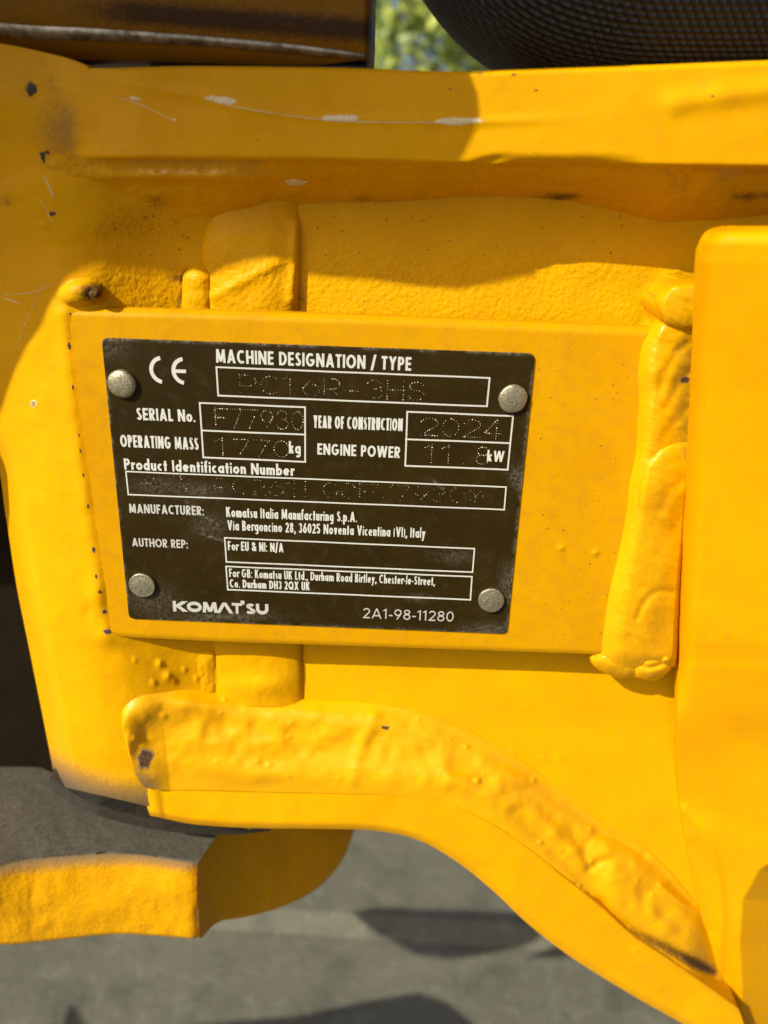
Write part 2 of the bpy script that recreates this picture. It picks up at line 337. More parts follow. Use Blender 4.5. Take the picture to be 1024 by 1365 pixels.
# top flange
def d_fl(X,Y,S,T):
    d=-38+0*X; d=d+20*ss(X,190,50)
    e=np.clip(1-T/.05,0,1)*ss(X,120,160)+np.clip(1-(1-T)/.05,0,1); d=d+e**2*7+16*np.clip(1-(1-T)/.16,0,1)**2*ss(X,630,700)*ss(X,880,780)
    yr=np.interp(X,[100,265,350,440,640,1024],[100,128,146,158,162,150]); q=Y-yr
    d=d-1.8*np.exp(-(q/7)**2)*ss(X,120,260)*ss(X,820,640)
    d=d-fb(X,Y,160)*4-fb(X,Y,45)*.7
    d=d+5*gs(X,Y,648,216,26,6,-12)-4*ridge(X,Y,[(900,138),(960,128),(1030,118)],16)
    w_=ss(X,138,72)*ss(Y,130,270); d=(1-w_)*d+w_*(d_cast(X,Y,S,T)+4)
    return d
def m_fl(X,Y,S,T):
    return (.8*gs(X,Y,41,118,10,14)+.4*gs(X,Y,68,112,10,20)+.4*gs(X,Y,20,38,20,16)+.15*gs(X,Y,320,175,30,10)+.5*gs(X,Y,642,98,14,3)+.35*gs(X,Y,600,120,5,5),
            .45*gs(X,Y,75,170,34,60)+.16*gs(X,Y,95,180,14,60),.08+0*X)
ribbon('top_flange',[(-70,52),(0,58),(60,70),(98,80),(116,88),(128,91),(250,88),(380,89),(485,91),(600,95),(700,92),(850,87),(950,83),(1080,78)],
       [(-70,330),(0,328),(48,300),(84,245),(108,218),(125,213),(250,213),(380,214),(485,216),(610,220),(700,223),(850,223),(950,224),(1080,226)],330,60,d_fl,M['paint_flat'],BR,104,m_fl)
# fillet weld under the flange
def d_fw(X,Y,S,T):
    d=-24+90*T**1.25; d=d-fb(X,Y,34)*7-fb(X+50,Y*1.6,13)*2.2
    d=d-5*np.sin(X*.055+np.sin(X*.013)*3)*np.sin(T*math.pi)*.6-6*gs(X,Y,600,240,60,6)-5*gs(X,Y,930,262,22,10)-10*gs(X,Y,250,235,140,8)
    d=d-4*gs(X,Y,110,262,40,26)
    return d
ribbon('weld_bead',[(60,205),(150,208),(250,208),(400,210),(520,211),(640,215),(760,217),(880,217),(960,218),(1080,220)],
       [(60,310),(150,300),(250,300),(400,272),(520,268),(640,262),(760,268),(860,290),(930,294),(1080,280)],420,44,d_fw,M['paint_weld'],BR,10,
       lambda X,Y,S,T:(.5*gs(X,Y,212,266,18,9)+.4*gs(X,Y,134,258,8,12)+.7*gs(X,Y,750,262,30,5)+.35*gs(X,Y,490,268,50,8)+.25*ss(vn(X/40,Y/20),.62,.8)*ss(T,.3,.9)+.7*ridge(X,Y,[(980,262),(1040,260)],8),0*X,.25+0*X))
# lower flange edge strip
SIL=[(200,1087),(260,1099),(340,1104),(430,1105),(504,1108),(560,1121),(612,1151),(660,1190),(702,1230),(760,1275),(840,1325),(925,1373),(1010,1420)]
def spat(X,Y,L):
    o=0*X
    for cx,cy,r,h in L: o=o+h*gs(X,Y,cx,cy,r,r)
    return o
SPL=[(rng.uniform(560,900),rng.uniform(985,1230),rng.uniform(1.6,3.2),rng.uniform(1,2.6)) for _ in range(16)]+[(rng.uniform(230,560),rng.uniform(945,1040),rng.uniform(1.6,4),rng.uniform(.8,2)) for _ in range(12)]
LOW=[(184,1040),(260,1048),(340,1050),(430,1052),(510,1054),(575,1064),(640,1090),(700,1128),(750,1168),(800,1208),(845,1248),(905,1288),(985,1345)]
def d_strip(X,Y,S,T):
    d=np.minimum(12,gsm(X-.10*(Y-600))-8)+np.clip(1-(1-T)/.18,0,1)**2*9+10*(1-T)*ss(X,640,420)*.6
    d=d-fb(X,Y,60)*2.5-1.5*gs(X,Y,848,1268,4,4)
    d=d+9*np.clip(1-S/.025,0,1)**2
    return d-3*np.clip(1-T/.12,0,1)*ss(X,790,840)
ribbon('lower_flange',LOW,SIL,300,30,d_strip,M['paint_flat'],BR,170,lambda X,Y,S,T:(.3*ss(T,.1,0)*ss(X,600,700),0*X,.06+0*X))
# broad lower weld
WT=[(160,965),(164,938),(186,924),(240,917),(320,924),(400,932),(510,940),(600,962),(680,1004),(745,1052),(800,1094),(862,1132),(914,1188),(992,1290)]
WB=[(172,1010),(184,1038),(202,1052),(260,1053),(330,1055),(420,1057),(520,1060),(590,1072),(650,1097),(705,1134),(755,1172),(812,1222),(882,1277),(1004,1358)]
def d_lw(X,Y,S,T):
    a_=ss(X,420,600); prof=(1-a_)*np.sin(np.clip(T,0,1)*math.pi*.5)**.8+a_*(.22*ss(T,0,.3)+.78*ss(T,.03,1.0))
    bs=np.minimum(66,gsm(X-.10*(Y-600))+6); lo=np.minimum(14,bs-17); d=bs+(lo-bs)*prof
    d=d-7*np.exp(-((T-.18)/.14)**2)*ss(X,640,440)                      # crisp upper lip
    d=d+20*(np.clip(1-S/.035,0,1)**2)-7*gs(X,Y,168,985,16,26)
    d=d-fb(X,Y,52)*10*np.sin(T*math.pi)-fb(X+90,Y*1.3,24)*1.2*np.sin(T*math.pi)
    d=d-4*gs(X,Y,272,1025,34,14,0)-7*gs(X,Y,356,1032,46,13,4)-6*gs(X,Y,262,940,44,12,6)-3*gs(X,Y,188,950,18,26,25)
    d=d+4*gs(X,Y,430,1000,60,16,4)-3*ridge(X,Y,[(470,1040),(480,1000),(500,955)],9)
    d=d+6*ridge(X,Y,[(690,1085),(720,1115),(770,1165),(800,1205)],13)-5*ridge(X,Y,[(600,1040),(660,1065),(720,1095),(780,1150)],12)
    d=d-6*gs(X,Y,800,1135,26,16,40)+2.6*ridge(X,Y,[(786,1158),(779,1132),(796,1114),(826,1120),(858,1140)],6)
    d=d-9*gs(X,Y,868,1200,80,34,38,4)+2.0*ridge(X,Y,[(786,1158),(808,1146),(838,1150)],5)-2.5*ridge(X,Y,[(880,1180),(910,1204),(950,1228)],3)+2*ridge(X,Y,[(895,1180),(925,1204)],4)+1.6*ridge(X,Y,[(905,1240),(885,1215),(850,1190)],8)
    d=d+46*ss(S,.94,1)
    d=d+8*ridge(X,Y,[(800,1205),(835,1238),(880,1262),(950,1298)],8)-3*ridge(X,Y,[(812,1224),(870,1260),(960,1318)],4)
    for cx,cy,r,h in ((637,1040,4,4),(777,1190,4,6),(772,1182,3,4),(848,1268,4,4),(300,930,4,3),(218,955,5,3),(180,985,4,2)): d=d-h*gs(X,Y,cx,cy,r,r)
    return d-spat(X,Y,SPL)
def m_lw(X,Y,S,T):
    return (.85*ridge(X,Y,[(818,1226),(850,1246),(890,1264),(950,1296)],9)*(.4+.6*ss(X,800,880))+.5*gs(X,Y,768,1180,10,8)+.25*ridge(X,Y,[(700,1100),(760,1160)],8)+.3*gs(X,Y,930,1285,26,20),
            .75*gs(X,Y,192,1052,26,46)*ss(Y,1000,1050)+.35*gs(X,Y,170,1030,14,30),.16+0*X)
ribbon('weld_bead',WT,WB,460,90,d_lw,M['paint_weld'],BR,20,m_lw)
# mounting sheet
def d_sheet(X,Y,S,T):
    d=3+np.clip(1-T/.028,0,1)**2*9+np.clip(1-(1-T)/.012,0,1)**2*3
    d=d-fb(X,Y,180)*.8*np.clip(np.minimum(S,1-S)*6,0,1)
    for cx,cy in ((748,731),(794,737)): d=d-4*gs(X,Y,cx,cy,3,3)
    return d+1.2*gs(X,Y,800,620,40,200)
ribbon('mounting_sheet',[(90,409),(250,413),(450,419),(650,427),(886,437)],[(149,848),(290,855),(440,860),(620,866),(815,873)],240,170,d_sheet,M['paint_sheet'],BR,13,
   lambda X,Y,S,T:(.5*ridge(X,Y,[(885,440),(880,447)],5)+.25*ss(vn(X/9,Y/9),.86,.95)*(T<.05)+.10*gs(X,Y,160,640,14,200),0*X,.10+0*X))
# weld at the right end of the sheet
RBl=[(872,372),(868,400),(872,430),(864,460),(858,500),(860,530),(858,560),(856,600),(848,640),(842,690),(832,740),(820,790),(812,840),(808,889)]
RBr=[(934,372),(932,400),(930,430),(928,460),(926,500),(925,530),(923,560),(921,600),(917,640),(913,690),(909,740),(905,790),(902,840),(899,889)]
def d_rb(X,Y,S,T):
    d=np.where(T<.3,5-17*np.sin(math.pi/2*np.clip(T/.3,0,1)),-12+15*np.clip((T-.3)/.7,0,1)**1.3*(.1+.9*ss(Y,432,480)))+0*X
    d=d-fb(X-Y*.8,Y+X*.3,26)*2.2*ss(T,0,.2)-fb(X*.5+Y*.5,(Y-X)*1.6,13)*.8*ss(T,.15,.3)
    d=d-17*dome(X,Y,930,402,66,38)**.9
    for cx,cy,rx,ry,a,k in ((896,488,24,40,14,7),(888,566,22,34,10,5),(884,732,30,60,10,6),(872,832,26,44,10,6)): d=d-k*gs(X,Y,cx,cy,rx,ry,a)
    d=d-13*dome(X,Y,906,656,54,66,16)**.9*ss(Y,712,640)
    for pts,k,w_ in (([(916,458),(900,474),(886,498),(880,520)],2.4,7),([(918,498),(902,518),(888,545)],1.8,7),([(916,545),(898,565),(884,588)],1.4,7),([(912,640),(894,655),(882,680)],1.6,8),([(908,690),(890,715),(880,745)],1.2,10)):
        d=d+k*ridge(X,Y,pts,w_)
    d=d+2.2*ridge(X,Y,[(896,790),(880,788),(868,794),(858,806),(850,824)],5)+4*gs(X,Y,880,838,18,32,10)
    d=d+16*np.clip(1-(1-T)/.08,0,1)**2
    d=d+50*np.clip(1-(Y-368)/16,0,1)**2+9*ss(Y,865,892)**2
    return d
RBl=[(x-(9 if y>430 else 0)+max(0,(402-y))*.9,y) for x,y in RBl]
RBr=[(x+3,y) for x,y in RBr]
ribbon('weld_bead',RBl,RBr,420,70,d_rb,M['paint_weld'],BR,45,
   lambda X,Y,S,T:(.45*gs(X,Y,912,505,6,7)+.5*ridge(X,Y,[(872,380),(874,400),(884,428)],2.2)+.35*ss(T,.93,1)*ss(Y,430,520),0*X,.08+0*X))
# drip at the end of that weld
def d_drip(X,Y,S,T):
    d=30+0*X; r=dome(X,Y,822,884,38,19,14); r2=dome(X,Y,868,890,28,18,-8); r3=dome(X,Y,888,880,9,8); r4=dome(X,Y,872,862,40,24,-10)
    d=d-34*np.maximum(np.maximum(r,r2*1.05),r3*1.15)**.6+fb(X,Y,20)*2.5
    return d+4*ridge(X,Y,[(792,876),(815,868),(845,874),(862,890),(888,884)],3.5)
ribbon('weld_drip',[(786,878),(796,868),(815,862),(840,858),(870,850),(902,846)],[(788,884),(800,894),(822,903),(846,903),(874,907),(896,892)],110,44,d_drip,M['paint_weld'],BR,24,
   lambda X,Y,S,T:(.3*ridge(X,Y,[(786,876),(790,890)],3),0*X,0*X))
# side plate on the right
XL=[(968,302),(948,309),(937,326),(932,350),(928,450),(923,560),(915,700),(906,860),(903,950),(905,1050),(916,1130),(928,1190),(941,1245),(958,1303),(966,1365),(972,1430)]
def d_side(X,Y,S,T):
    xl=np.interp(Y,[p[1] for p in XL],[p[0] for p in XL])
    kx=np.linspace(250,1480,1231); kd=np.interp(kx,[250,300,500,700,860,930,1000,1060,1430,1480],[-130,-118,-75,-38,-12,12,40,56,62,62]); kd=np.convolve(np.pad(kd,60,'edge'),np.hanning(121)/np.hanning(121).sum(),'valid')
    d=np.interp(Y,kx,kd)-.50*(X-xl)
    d=d+26*np.clip(1-(X-xl)/24,0,1)**2.2*ss(Y,980,860)+26*np.clip(1-(Y-302)/22,0,1)**3
    b_=np.interp(Y,[1130,1160,1200,1260,1320,1430],[1060,1012,990,986,990,984]); d=d+np.clip(X-b_,0,200)*1.0*ss(Y,1120,1150)
    d=d-4*ridge(X,Y,[(912,1080),(940,1115),(955,1160),(962,1220),(958,1290)],7)+3*ridge(X,Y,[(922,1130),(936,1180),(948,1240)],9)
    d=d+1.0*ss(Y,854,868)*ss(Y,892,880)
    return d-fb(X,Y,90)*2
ribbon('side_plate',XL,[(1110,302),(1110,312),(1110,328),(1110,350),(1110,450),(1110,560),(1110,700),(1110,860),(1110,950),(1110,1050),(1110,1130),(1110,1190),(1110,1245),(1110,1303),(1110,1365),(1110,1430)],
   460,80,d_side,M['paint_smooth'],BR,14,lambda X,Y,S,T:(.5*gs(X,Y,970,850,4,7)+.15*ridge(X,Y,[(925,1110),(950,1200),(955,1280)],8),0*X,0*X))
# added black plate behind the post; its colour stands for the recess shade
prism('recess_shade_wall',[(-900,-692),(-400,-692),(-400,350),(-900,350)],245,265,M['black'],BR)
# ------------------------------------------------------------ draped chips, pits, scuffs and painted glints
dg=None
def bvh(o):
    me=o.data; return BVHTree.FromPolygons([v.co.copy() for v in me.vertices],[tuple(p.vertices) for p in me.polygons])
trees={}
def drape(pts,o,off=.35):
    if o.name not in trees: trees[o.name]=bvh(o)
    out=[]; t=trees[o.name]; inv=o.matrix_world.inverted()
    for x,y in pts:
        r=ray(x,y); r=r/np.linalg.norm(r); h=t.ray_cast(inv@Vector(CAMP*U),Vector(r))
        if h[0] is None: return None
        n=h[1]; n=n if n.dot(Vector(r))<0 else -n
        p=np.array(o.matrix_world@h[0])/U+np.array(n)*off; out.append(p)
    return out
def chip(o,cx,cy,rx,ry,rot=0,mats=('rust','primer'),ragged=.25,name='paint_chip',n=14):
    c,s=math.cos(math.radians(rot)),math.sin(math.radians(rot)); rings=[]
    rr=[1+random.uniform(-ragged,ragged) for _ in range(n)]
    for q in (1.0,.78,.4):
        rings.append([(cx+q*rx*rr[k]*math.cos(2*math.pi*k/n)*c-q*ry*rr[k]*math.sin(2*math.pi*k/n)*s, cy+q*rx*rr[k]*math.cos(2*math.pi*k/n)*s+q*ry*rr[k]*math.sin(2*math.pi*k/n)*c) for k in range(n)])
    P0=drape(rings[0],o,.02); P1=drape(rings[1],o,.45); P2=drape(rings[2],o,.35); PC=drape([(cx,cy)],o,.3)
    if None in (P0,P1,P2,PC): return
    V=P0+P1+P2+PC; Fc=[]; mi=[]
    for k in range(n):
        k2=(k+1)%n; Fc+=[(k,k2,n+k2,n+k),(n+k,n+k2,2*n+k2,2*n+k),(2*n+k,2*n+k2,3*n)]; mi+=[1,0,0]
    ob=mesh(name,V,Fc,M[mats[0]],BR); ob.data.materials.append(M[mats[1]])
    ob.data.polygons.foreach_set('material_index',mi)
    bm=bmesh.new(); bm.from_mesh(ob.data); bmesh.ops.recalc_face_normals(bm,faces=bm.faces)
    if sum(f.normal.y for f in bm.faces)>0: bmesh.ops.reverse_faces(bm,faces=bm.faces)
    bm.to_mesh(ob.data); bm.free()
D=bpy.data.objects
wb={o.name:o for o in BR.children}
lw=[o for o in BR.children if o.name.startswith('weld_bead')]
lowweld=lw[3]; rightweld=lw[4]; fillet=lw[2]
post=D['pivot_post']; sheet=D['mounting_sheet']; fl=D['top_flange']; web=D['web_plate']; side=D['side_plate']
chip(lowweld,193,1011,12,17,10); chip(lowweld,514,970,6,2.5,5,('rust','rust')); 
for x,y,a,b_ in ((143,842,8,5),(139,815,4,4),(133,789,3,2.4),(128,768,2.2,3.5),(125,733,2.6,5),(117,675,1.8,4),(111,633,1.5,3),(107,601,1.5,4),(105,580,1.2,2.5),(97,516,1.6,4),(92,460,2.6,6),(93,418,1.5,1.5)):
    o=sheet if drape([(x+a,y)],sheet) and drape([(x-a*1.3,y)],sheet) else post
    chip(o,x,y,a*.8,b_*.85,-8,('rust','primer') if a>3.5 else ('rust','rust'))
chip(rightweld,913,506,6,5,0,('rust','primer'))
chip(fl,60,209,7,8,0,('dark','rust')); chip(fl,43,119,7,9,0,('dark','dark'))
chip(post,213,268,10,5,15,('rust','rust'),.45); chip(post,70,285,5,4,0,('rust','primer'))
chip(post,45,538,4,5,0,('primer','glint_scuff')); chip(web,745,263,12,3,4,('dark','rust'),.4)
for x,y in ((640,98),(685,99),(600,119),(715,120),(950,128)): chip(fl,x,y,random.uniform(1.5,4),random.uniform(.9,1.6),0,('rust','rust'),.4)
for k in range(26):
    x,y=random.uniform(150,330),random.uniform(270,345)
    if drape([(x,y)],post): chip(post,x,y,random.uniform(.8,2),random.uniform(.6,1.4),random.uniform(0,90),('rust','rust'),.4,'paint_pit',7)
for k in range(30):
    x,y=random.uniform(410,860),random.uniform(275,345); chip(web,x,y,random.uniform(.6,1.4),random.uniform(.5,1.4),0,('rust','rust'),.3,'paint_pit',7)
for k in range(26):
    x,y=random.uniform(715,850),random.uniform(450,850); chip(sheet,x,y,random.uniform(.5,1.2),random.uniform(.5,1.2),0,('rust','rust'),.3,'paint_pit',7)
# pale patches painted as glints on the flange ridge and fillet
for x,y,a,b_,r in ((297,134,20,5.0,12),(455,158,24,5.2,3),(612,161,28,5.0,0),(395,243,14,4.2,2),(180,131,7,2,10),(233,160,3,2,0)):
    chip(fl if y<210 else fillet,x,y,a,b_,r,('glint_scuff','primer') if False else ('glint_scuff','glint_scuff'),.35,'glint_patch',18)
def scratch_glint(o,pts,w_=.45,mat='glint_scuff'):
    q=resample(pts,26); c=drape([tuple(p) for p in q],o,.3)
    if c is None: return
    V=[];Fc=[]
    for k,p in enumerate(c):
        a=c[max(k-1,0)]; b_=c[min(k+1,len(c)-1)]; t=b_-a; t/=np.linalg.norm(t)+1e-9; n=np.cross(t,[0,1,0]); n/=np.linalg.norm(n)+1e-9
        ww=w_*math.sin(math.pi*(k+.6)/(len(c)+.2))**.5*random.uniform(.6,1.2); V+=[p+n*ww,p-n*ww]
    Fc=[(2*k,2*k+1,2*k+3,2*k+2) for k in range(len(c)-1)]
    ob=mesh('scratch_glint',V,Fc,M[mat],BR,False)
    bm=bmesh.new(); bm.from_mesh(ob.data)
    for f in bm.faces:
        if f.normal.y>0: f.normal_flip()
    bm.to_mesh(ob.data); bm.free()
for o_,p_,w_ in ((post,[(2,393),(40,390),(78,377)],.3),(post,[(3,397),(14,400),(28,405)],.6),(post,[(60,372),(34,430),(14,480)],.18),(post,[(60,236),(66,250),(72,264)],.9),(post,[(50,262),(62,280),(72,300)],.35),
    (fl,[(150,128),(190,140),(232,161)],.3),(fl,[(268,131),(330,145),(440,160),(560,163),(650,161)],.4),):  # the long ridge line paints a glint; the others are scratches
    scratch_glint(o_,p_,w_)
# ============================================================ DATA PLATE (riveted on)
DP=thing('data_plate',(0,3,-200),'black rectangular data plate with white lettering, riveted on the yellow sheet','data plate')
def rc(x,y,dx,dy): return (x+dx,y+dy)
def m_pl(X,Y,S,T):
    e=np.minimum(np.minimum(S,1-S)*541,np.minimum(T,1-T)*401)
    r=.75*np.exp(-(e/2.2)**2)*ss(vn(X/14,Y/14),.25,.6)
    r=r+.28*gs(X,Y,150,465,24,14)+.5*gs(X,Y,689,636,9,14)+.4*gs(X,Y,676,780,10,24)+.4*gs(X,Y,655,838,34,7)+.45*gs(X,Y,300,822,60,5)+.35*gs(X,Y,560,797,18,5)+.3*gs(X,Y,205,800,30,18)+.3*gs(X,Y,280,700,24,16)+.25*gs(X,Y,210,650,40,12)+.3*gs(X,Y,270,655,30,9)+.3*gs(X,Y,606,742,24,8)
    for a,b_,c,d_ in ((577,640,590,652),(268,712,300,722),(275,690,292,700),(247,668,262,676)): r=r+.6*ridge(X,Y,[(a,b_),((a+c)/2,(b_+d_)/2),(c,d_)],1.3)
    return r,0*X,0*X
TL,TR,BRc,BL=(135,450),(713,472),(676,845),(172,825)
def edge(a,b_,n,cut):  # straight edge with clipped (rounded) corners
    a=np.array(a,float); b_=np.array(b_,float); L=np.linalg.norm(b_-a); q=np.concatenate([[0,.25*cut/L,.55*cut/L,cut/L],np.linspace(cut/L,1-cut/L,n)[1:-1],[1-cut/L,1-.55*cut/L,1-.25*cut/L,1]])
    return a+(b_-a)*q[:,None],q*L
def plate():
    W,H,c=541.0,400.9,7.0
    xs=np.concatenate([[0,.6,1.8,3.8,c],np.linspace(c,W-c,180)[1:-1],[W-c,W-3.8,W-1.8,W-.6,W]]); zs=np.linspace(0,1,130); n=len(xs); m=len(zs)
    ins=np.array([c-math.sqrt(max(0,c*c-(c-x)**2)) if x<c else (c-math.sqrt(max(0,c*c-(c-(W-x))**2)) if x>W-c else 0) for x in xs])
    X=np.repeat(xs[:,None],m,1)-W/2; Z=(H/2-ins[:,None])-(H-2*ins[:,None])*zs
    e=np.minimum(np.minimum(xs,W-xs)[:,None],np.minimum(zs,1-zs)[None]*H); Yv=np.where(e<.9,.5,0)+0*X
    Vf=np.stack([X,Yv,Z],-1); d=Vf-CAMP; z=d@FW; px=512+F*(d@RT)/z; py=682.5-F*(d@UP)/z
    V=Vf.reshape(-1,3); idx=np.arange(n*m).reshape(n,m)
    q=np.stack([idx[:-1,:-1],idx[:-1,1:],idx[1:,1:],idx[1:,:-1]],-1).reshape(-1,4)
    r,_,_=m_pl(px,py,xs[:,None]/W+0*X,zs[None]+0*X)
    mk=np.zeros((n*m,4)); mk[:,0]=np.clip(r,0,1).ravel(); mk[:,3]=1
    loop=np.concatenate([idx[:,0],idx[-1,1:],idx[-2::-1,-1],idx[0,-2:0:-1]]); k=len(loop); f=V[loop]; b_=f.copy(); b_[:,1]=3.4
    q2=np.stack([n*m+np.arange(k),n*m+(np.arange(k)+1)%k,n*m+k+(np.arange(k)+1)%k,n*m+k+np.arange(k)],-1)
    V=np.concatenate([V,f,b_]); mk=np.concatenate([mk,np.tile([.8,0,0,1],(2*k,1))]); q=np.concatenate([q,q2])
    me=bpy.data.meshes.new('plate_body'); me.from_pydata((V*U).tolist(),[],q.tolist())
    ca=me.color_attributes.new('mask','FLOAT_COLOR','POINT'); ca.data.foreach_set('color',mk.ravel())
    bm=bmesh.new(); bm.from_mesh(me); bmesh.ops.recalc_face_normals(bm,faces=bm.faces)
    if sum(f.normal.y for f in list(bm.faces)[:500])>0: bmesh.ops.reverse_faces(bm,faces=bm.faces)
    bm.to_mesh(me); bm.free()
    return link('plate_body',me,M['plate'],DP,False)
plate()
for x,y in ((162,512),(684,532),(189,781),(655,801)):
    c=P(np.array(x),np.array(y),np.array(-5.0))+np.array([0,0,0]); c[1]=0
    o=lathe('rivet',[(17.6,-.2),(18.2,1.2),(18.4,3.4),(17.8,5.6),(16.2,7.6),(13.2,9.0),(8,9.8),(3,10.1)],c,'y',40,M['rivet'],DP)
    ph=random.uniform(0,6); fl_=random.uniform(.6,1.0)
    for v_ in o.data.vertices:
        dx=v_.co.x/U-c[0]; dz=v_.co.z/U-c[2]; a_=math.atan2(dz,dx); k_=1+.018*math.sin(2*a_+ph)+.012*math.sin(5*a_+ph*2)
        v_.co.x=(c[0]+dx*k_)*U; v_.co.z=(c[2]+dz*k_)*U; v_.co.y=v_.co.y*fl_ if v_.co.y<-6*U else v_.co.y; v_.co.y+=(.02*dx*math.cos(ph)+.02*dz*math.sin(ph))*U*(v_.co.y<-1*U)
# ------------------------------------------------------------ lettering: geometric stroke font
def arc(cx,cy,rx,ry,a0,a1,n=None):
    n=n or max(4,int(abs(a1-a0)/20)); return [(cx+rx*math.cos(math.radians(a0+(a1-a0)*k/n)),cy+ry*math.sin(math.radians(a0+(a1-a0)*k/n))) for k in range(n+1)]
WID=dict(zip("ABCDEFGHIKLMNOPQRSTUVWXY",(.88,.66,.80,.78,.58,.56,.92,.76,.22,.74,.52,1.0,.82,.98,.64,1.0,.68,.60,.60,.72,.84,1.24,.84,.80)))
WID.update(dict(zip("abcdefghiklmnoprstuvyz",(.66,.66,.54,.66,.66,.36,.66,.58,.2,.58,.2,.92,.58,.68,.66,.40,.46,.38,.58,.6,.6,.5))))
WID.update({'0':.66,'1':.34,'2':.62,'3':.6,'4':.68,'5':.62,'6':.66,'7':.6,'8':.64,'9':.66,' ':.3,'.':.2,',':.2,':':.2,'-':.32,'/':.5,'&':.8,'(':.26,')':.26,'*':.7,'^':.95})
def glyph(ch,W,t):
    l,r,m,b,T=t,W-t,W/2,t,1-t; x=.66; xt=x-t; xm=x/2; xr=x/2-t; V=lambda X,a,c:[(X,a),(X,c)]; H=lambda Y,a,c:[(a,Y),(c,Y)]
    e=t*1.15; o=lambda a0,a1:arc(m,xm,m-t,xr,a0,a1)
    if ch=='A': return [[(e,0),(m,1)],[(m,1),(W-e,0)],H(.28,W*.25,W*.75)]
    if ch=='^': return [[(e,0),(m,1)],[(m,1),(W-e,0)]]
    if ch=='B': return [V(l,0,1),H(T,l,W*.5)+arc(W*.5,.75,W*.42-t,.25-t*.9,90,-90)+[(l,.5)],[(l,.5),(W*.5,.5)]+arc(W*.55,.26,W*.45-t,.26-t,90,-90)+[(l,b)]]
    if ch=='C': return [arc(W*.58,.5,W*.58-t,.5-t,52,308)]
    if ch=='D': return [V(l,0,1),[(l,T),(W*.38,T)]+arc(W*.38,.5,W*.62-t,.5-t,90,-90)+[(l,b)]]
    if ch=='E': return [V(l,0,1),H(b,l,W),H(.5,l,W*.93),H(T,l,W)]
    if ch=='F': return [V(l,0,1),H(.5,l,W*.9),H(T,l,W)]
    if ch=='G': return [arc(m,.5,m-t,.5-t,48,350),H(.46,m,W-t*.5)]
    if ch=='H': return [V(l,0,1),V(r,0,1),H(.5,l,r)]
    if ch=='I': return [V(m,0,1)]
    if ch=='K': return [V(l,0,1),[(l+t*.6,.42),(W-e*1.1,1)],[(l+t*1.6,.58),(W-e,0)]]
    if ch=='L': return [V(l,0,1),H(b,l,W)]
    if ch=='M': return [[(e,0),(W*.19,1)],[(W*.2,1),(m,.08)],[(m,.08),(W*.8,1)],[(W*.81,1),(W-e,0)]]
    if ch=='N': return [V(l,0,1),V(r,0,1),[(l,1),(r,0)]]
    if ch in 'O0': return [arc(m,.5,m-t,.5-t,90,450)]
    if ch=='P': return [V(l,0,1),[(l,T),(W*.5,T)]+arc(W*.5,.69,W*.5-t,.31-t,90,-90)+[(l,.38+t)]]
    if ch=='Q': return [arc(m,.5,m-t,.5-t,90,450),[(m,.32),(W-e,0)]]
    if ch=='R': return [V(l,0,1),[(l,T),(W*.5,T)]+arc(W*.5,.7,W*.46-t,.3-t,90,-90)+[(l,.4+t)],[(W*.45,.42),(W-e*1.1,0)]]
    if ch=='S': return [arc(m,.74,m*.86-t,.26-t,25,250,8)+arc(m,.27,m-t,.27-t,70,-160,9)]
    if ch=='T': return [V(m,0,1),H(T,0,W)]
    if ch=='U': return [[(l,1),(l,m)]+arc(m,m if m<.5 else .5,m-t,(m if m<.5 else .5)-t,180,360)+[(r,m),(r,1)]]
    if ch=='V': return [[(e,1),(m,0)],[(m,0),(W-e,1)]]
    if ch=='W': return [[(e,1),(W*.28,0)],[(W*.28,0),(m,1)],[(m,1),(W*.72,0)],[(W*.72,0),(W-e,1)]]
    if ch=='X': return [[(e,1),(W-e,0)],[(e,0),(W-e,1)]]
    if ch=='Y': return [[(e,1),(m,.45)],[(W-e,1),(m,.45)],V(m,0,.52)]
    if ch=='a': return [o(0,360),V(r,0,x)]
    if ch=='b': return [o(0,360),V(l,0,1.05)]
    if ch=='c': return [arc(W*.58,xm,W*.58-t,xr,55,305)]
    if ch=='d': return [o(0,360),V(r,0,1.05)]
    if ch=='e': return [o(0,322),H(xm,l,r)]
    if ch=='f': return [[(W*.42,0),(W*.42,.8)]+arc(W*.42+.16,.86,.16,.15,180,90,4),H(x-t,0,W*.9)]
    if ch=='g': return [o(0,360),[(r,x),(r,-.08)]+arc(m,-.06,m-t,.2-t*.3,0,-140,7)]
    if ch=='h': return [V(l,0,1.05),arc(m,x-m*.95,m-t,m*.95-t,180,0)+[(r,0)]]
    if ch=='i': return [V(m,0,x),V(m,x+.12,x+.12+t*2.1)]
    if ch=='k': return [V(l,0,1.05),[(l+t*.6,.28),(W-e*1.1,x)],[(l+t*1.5,.36),(W-e,0)]]
    if ch=='l': return [V(m,0,1.05)]
    if ch=='m': q=W/4+t*.25; return [V(l,0,x),arc(t+(m-t)/2,x-.2,(m-t)/2,.2-t,180,0)+[(m,0)],arc(m+(m-t)/2,x-.2,(m-t)/2,.2-t,180,0)+[(r,0)]]
    if ch=='n': return [V(l,0,x),arc(m,x-m*.95,m-t,m*.95-t,180,0)+[(r,0)]]
    if ch=='o': return [o(90,450)]
    if ch=='p': return [o(0,360),V(l,-.3,x)]
    if ch=='r': return [V(l,0,x),arc(l+.2,x-.24,.2,.24-t,170,75,5)]
    if ch=='s': return [arc(m,x*.74,m*.86-t,x*.26-t*.8,25,250,7)+arc(m,x*.27,m-t,x*.27-t*.8,70,-160,7)]
    if ch=='t': return [V(m,0,.92),H(x-t,0,W)]
    if ch=='u': return [[(l,x),(l,m)]+arc(m,m*.95,m-t,m*.95-t,180,360),V(r,0,x)]
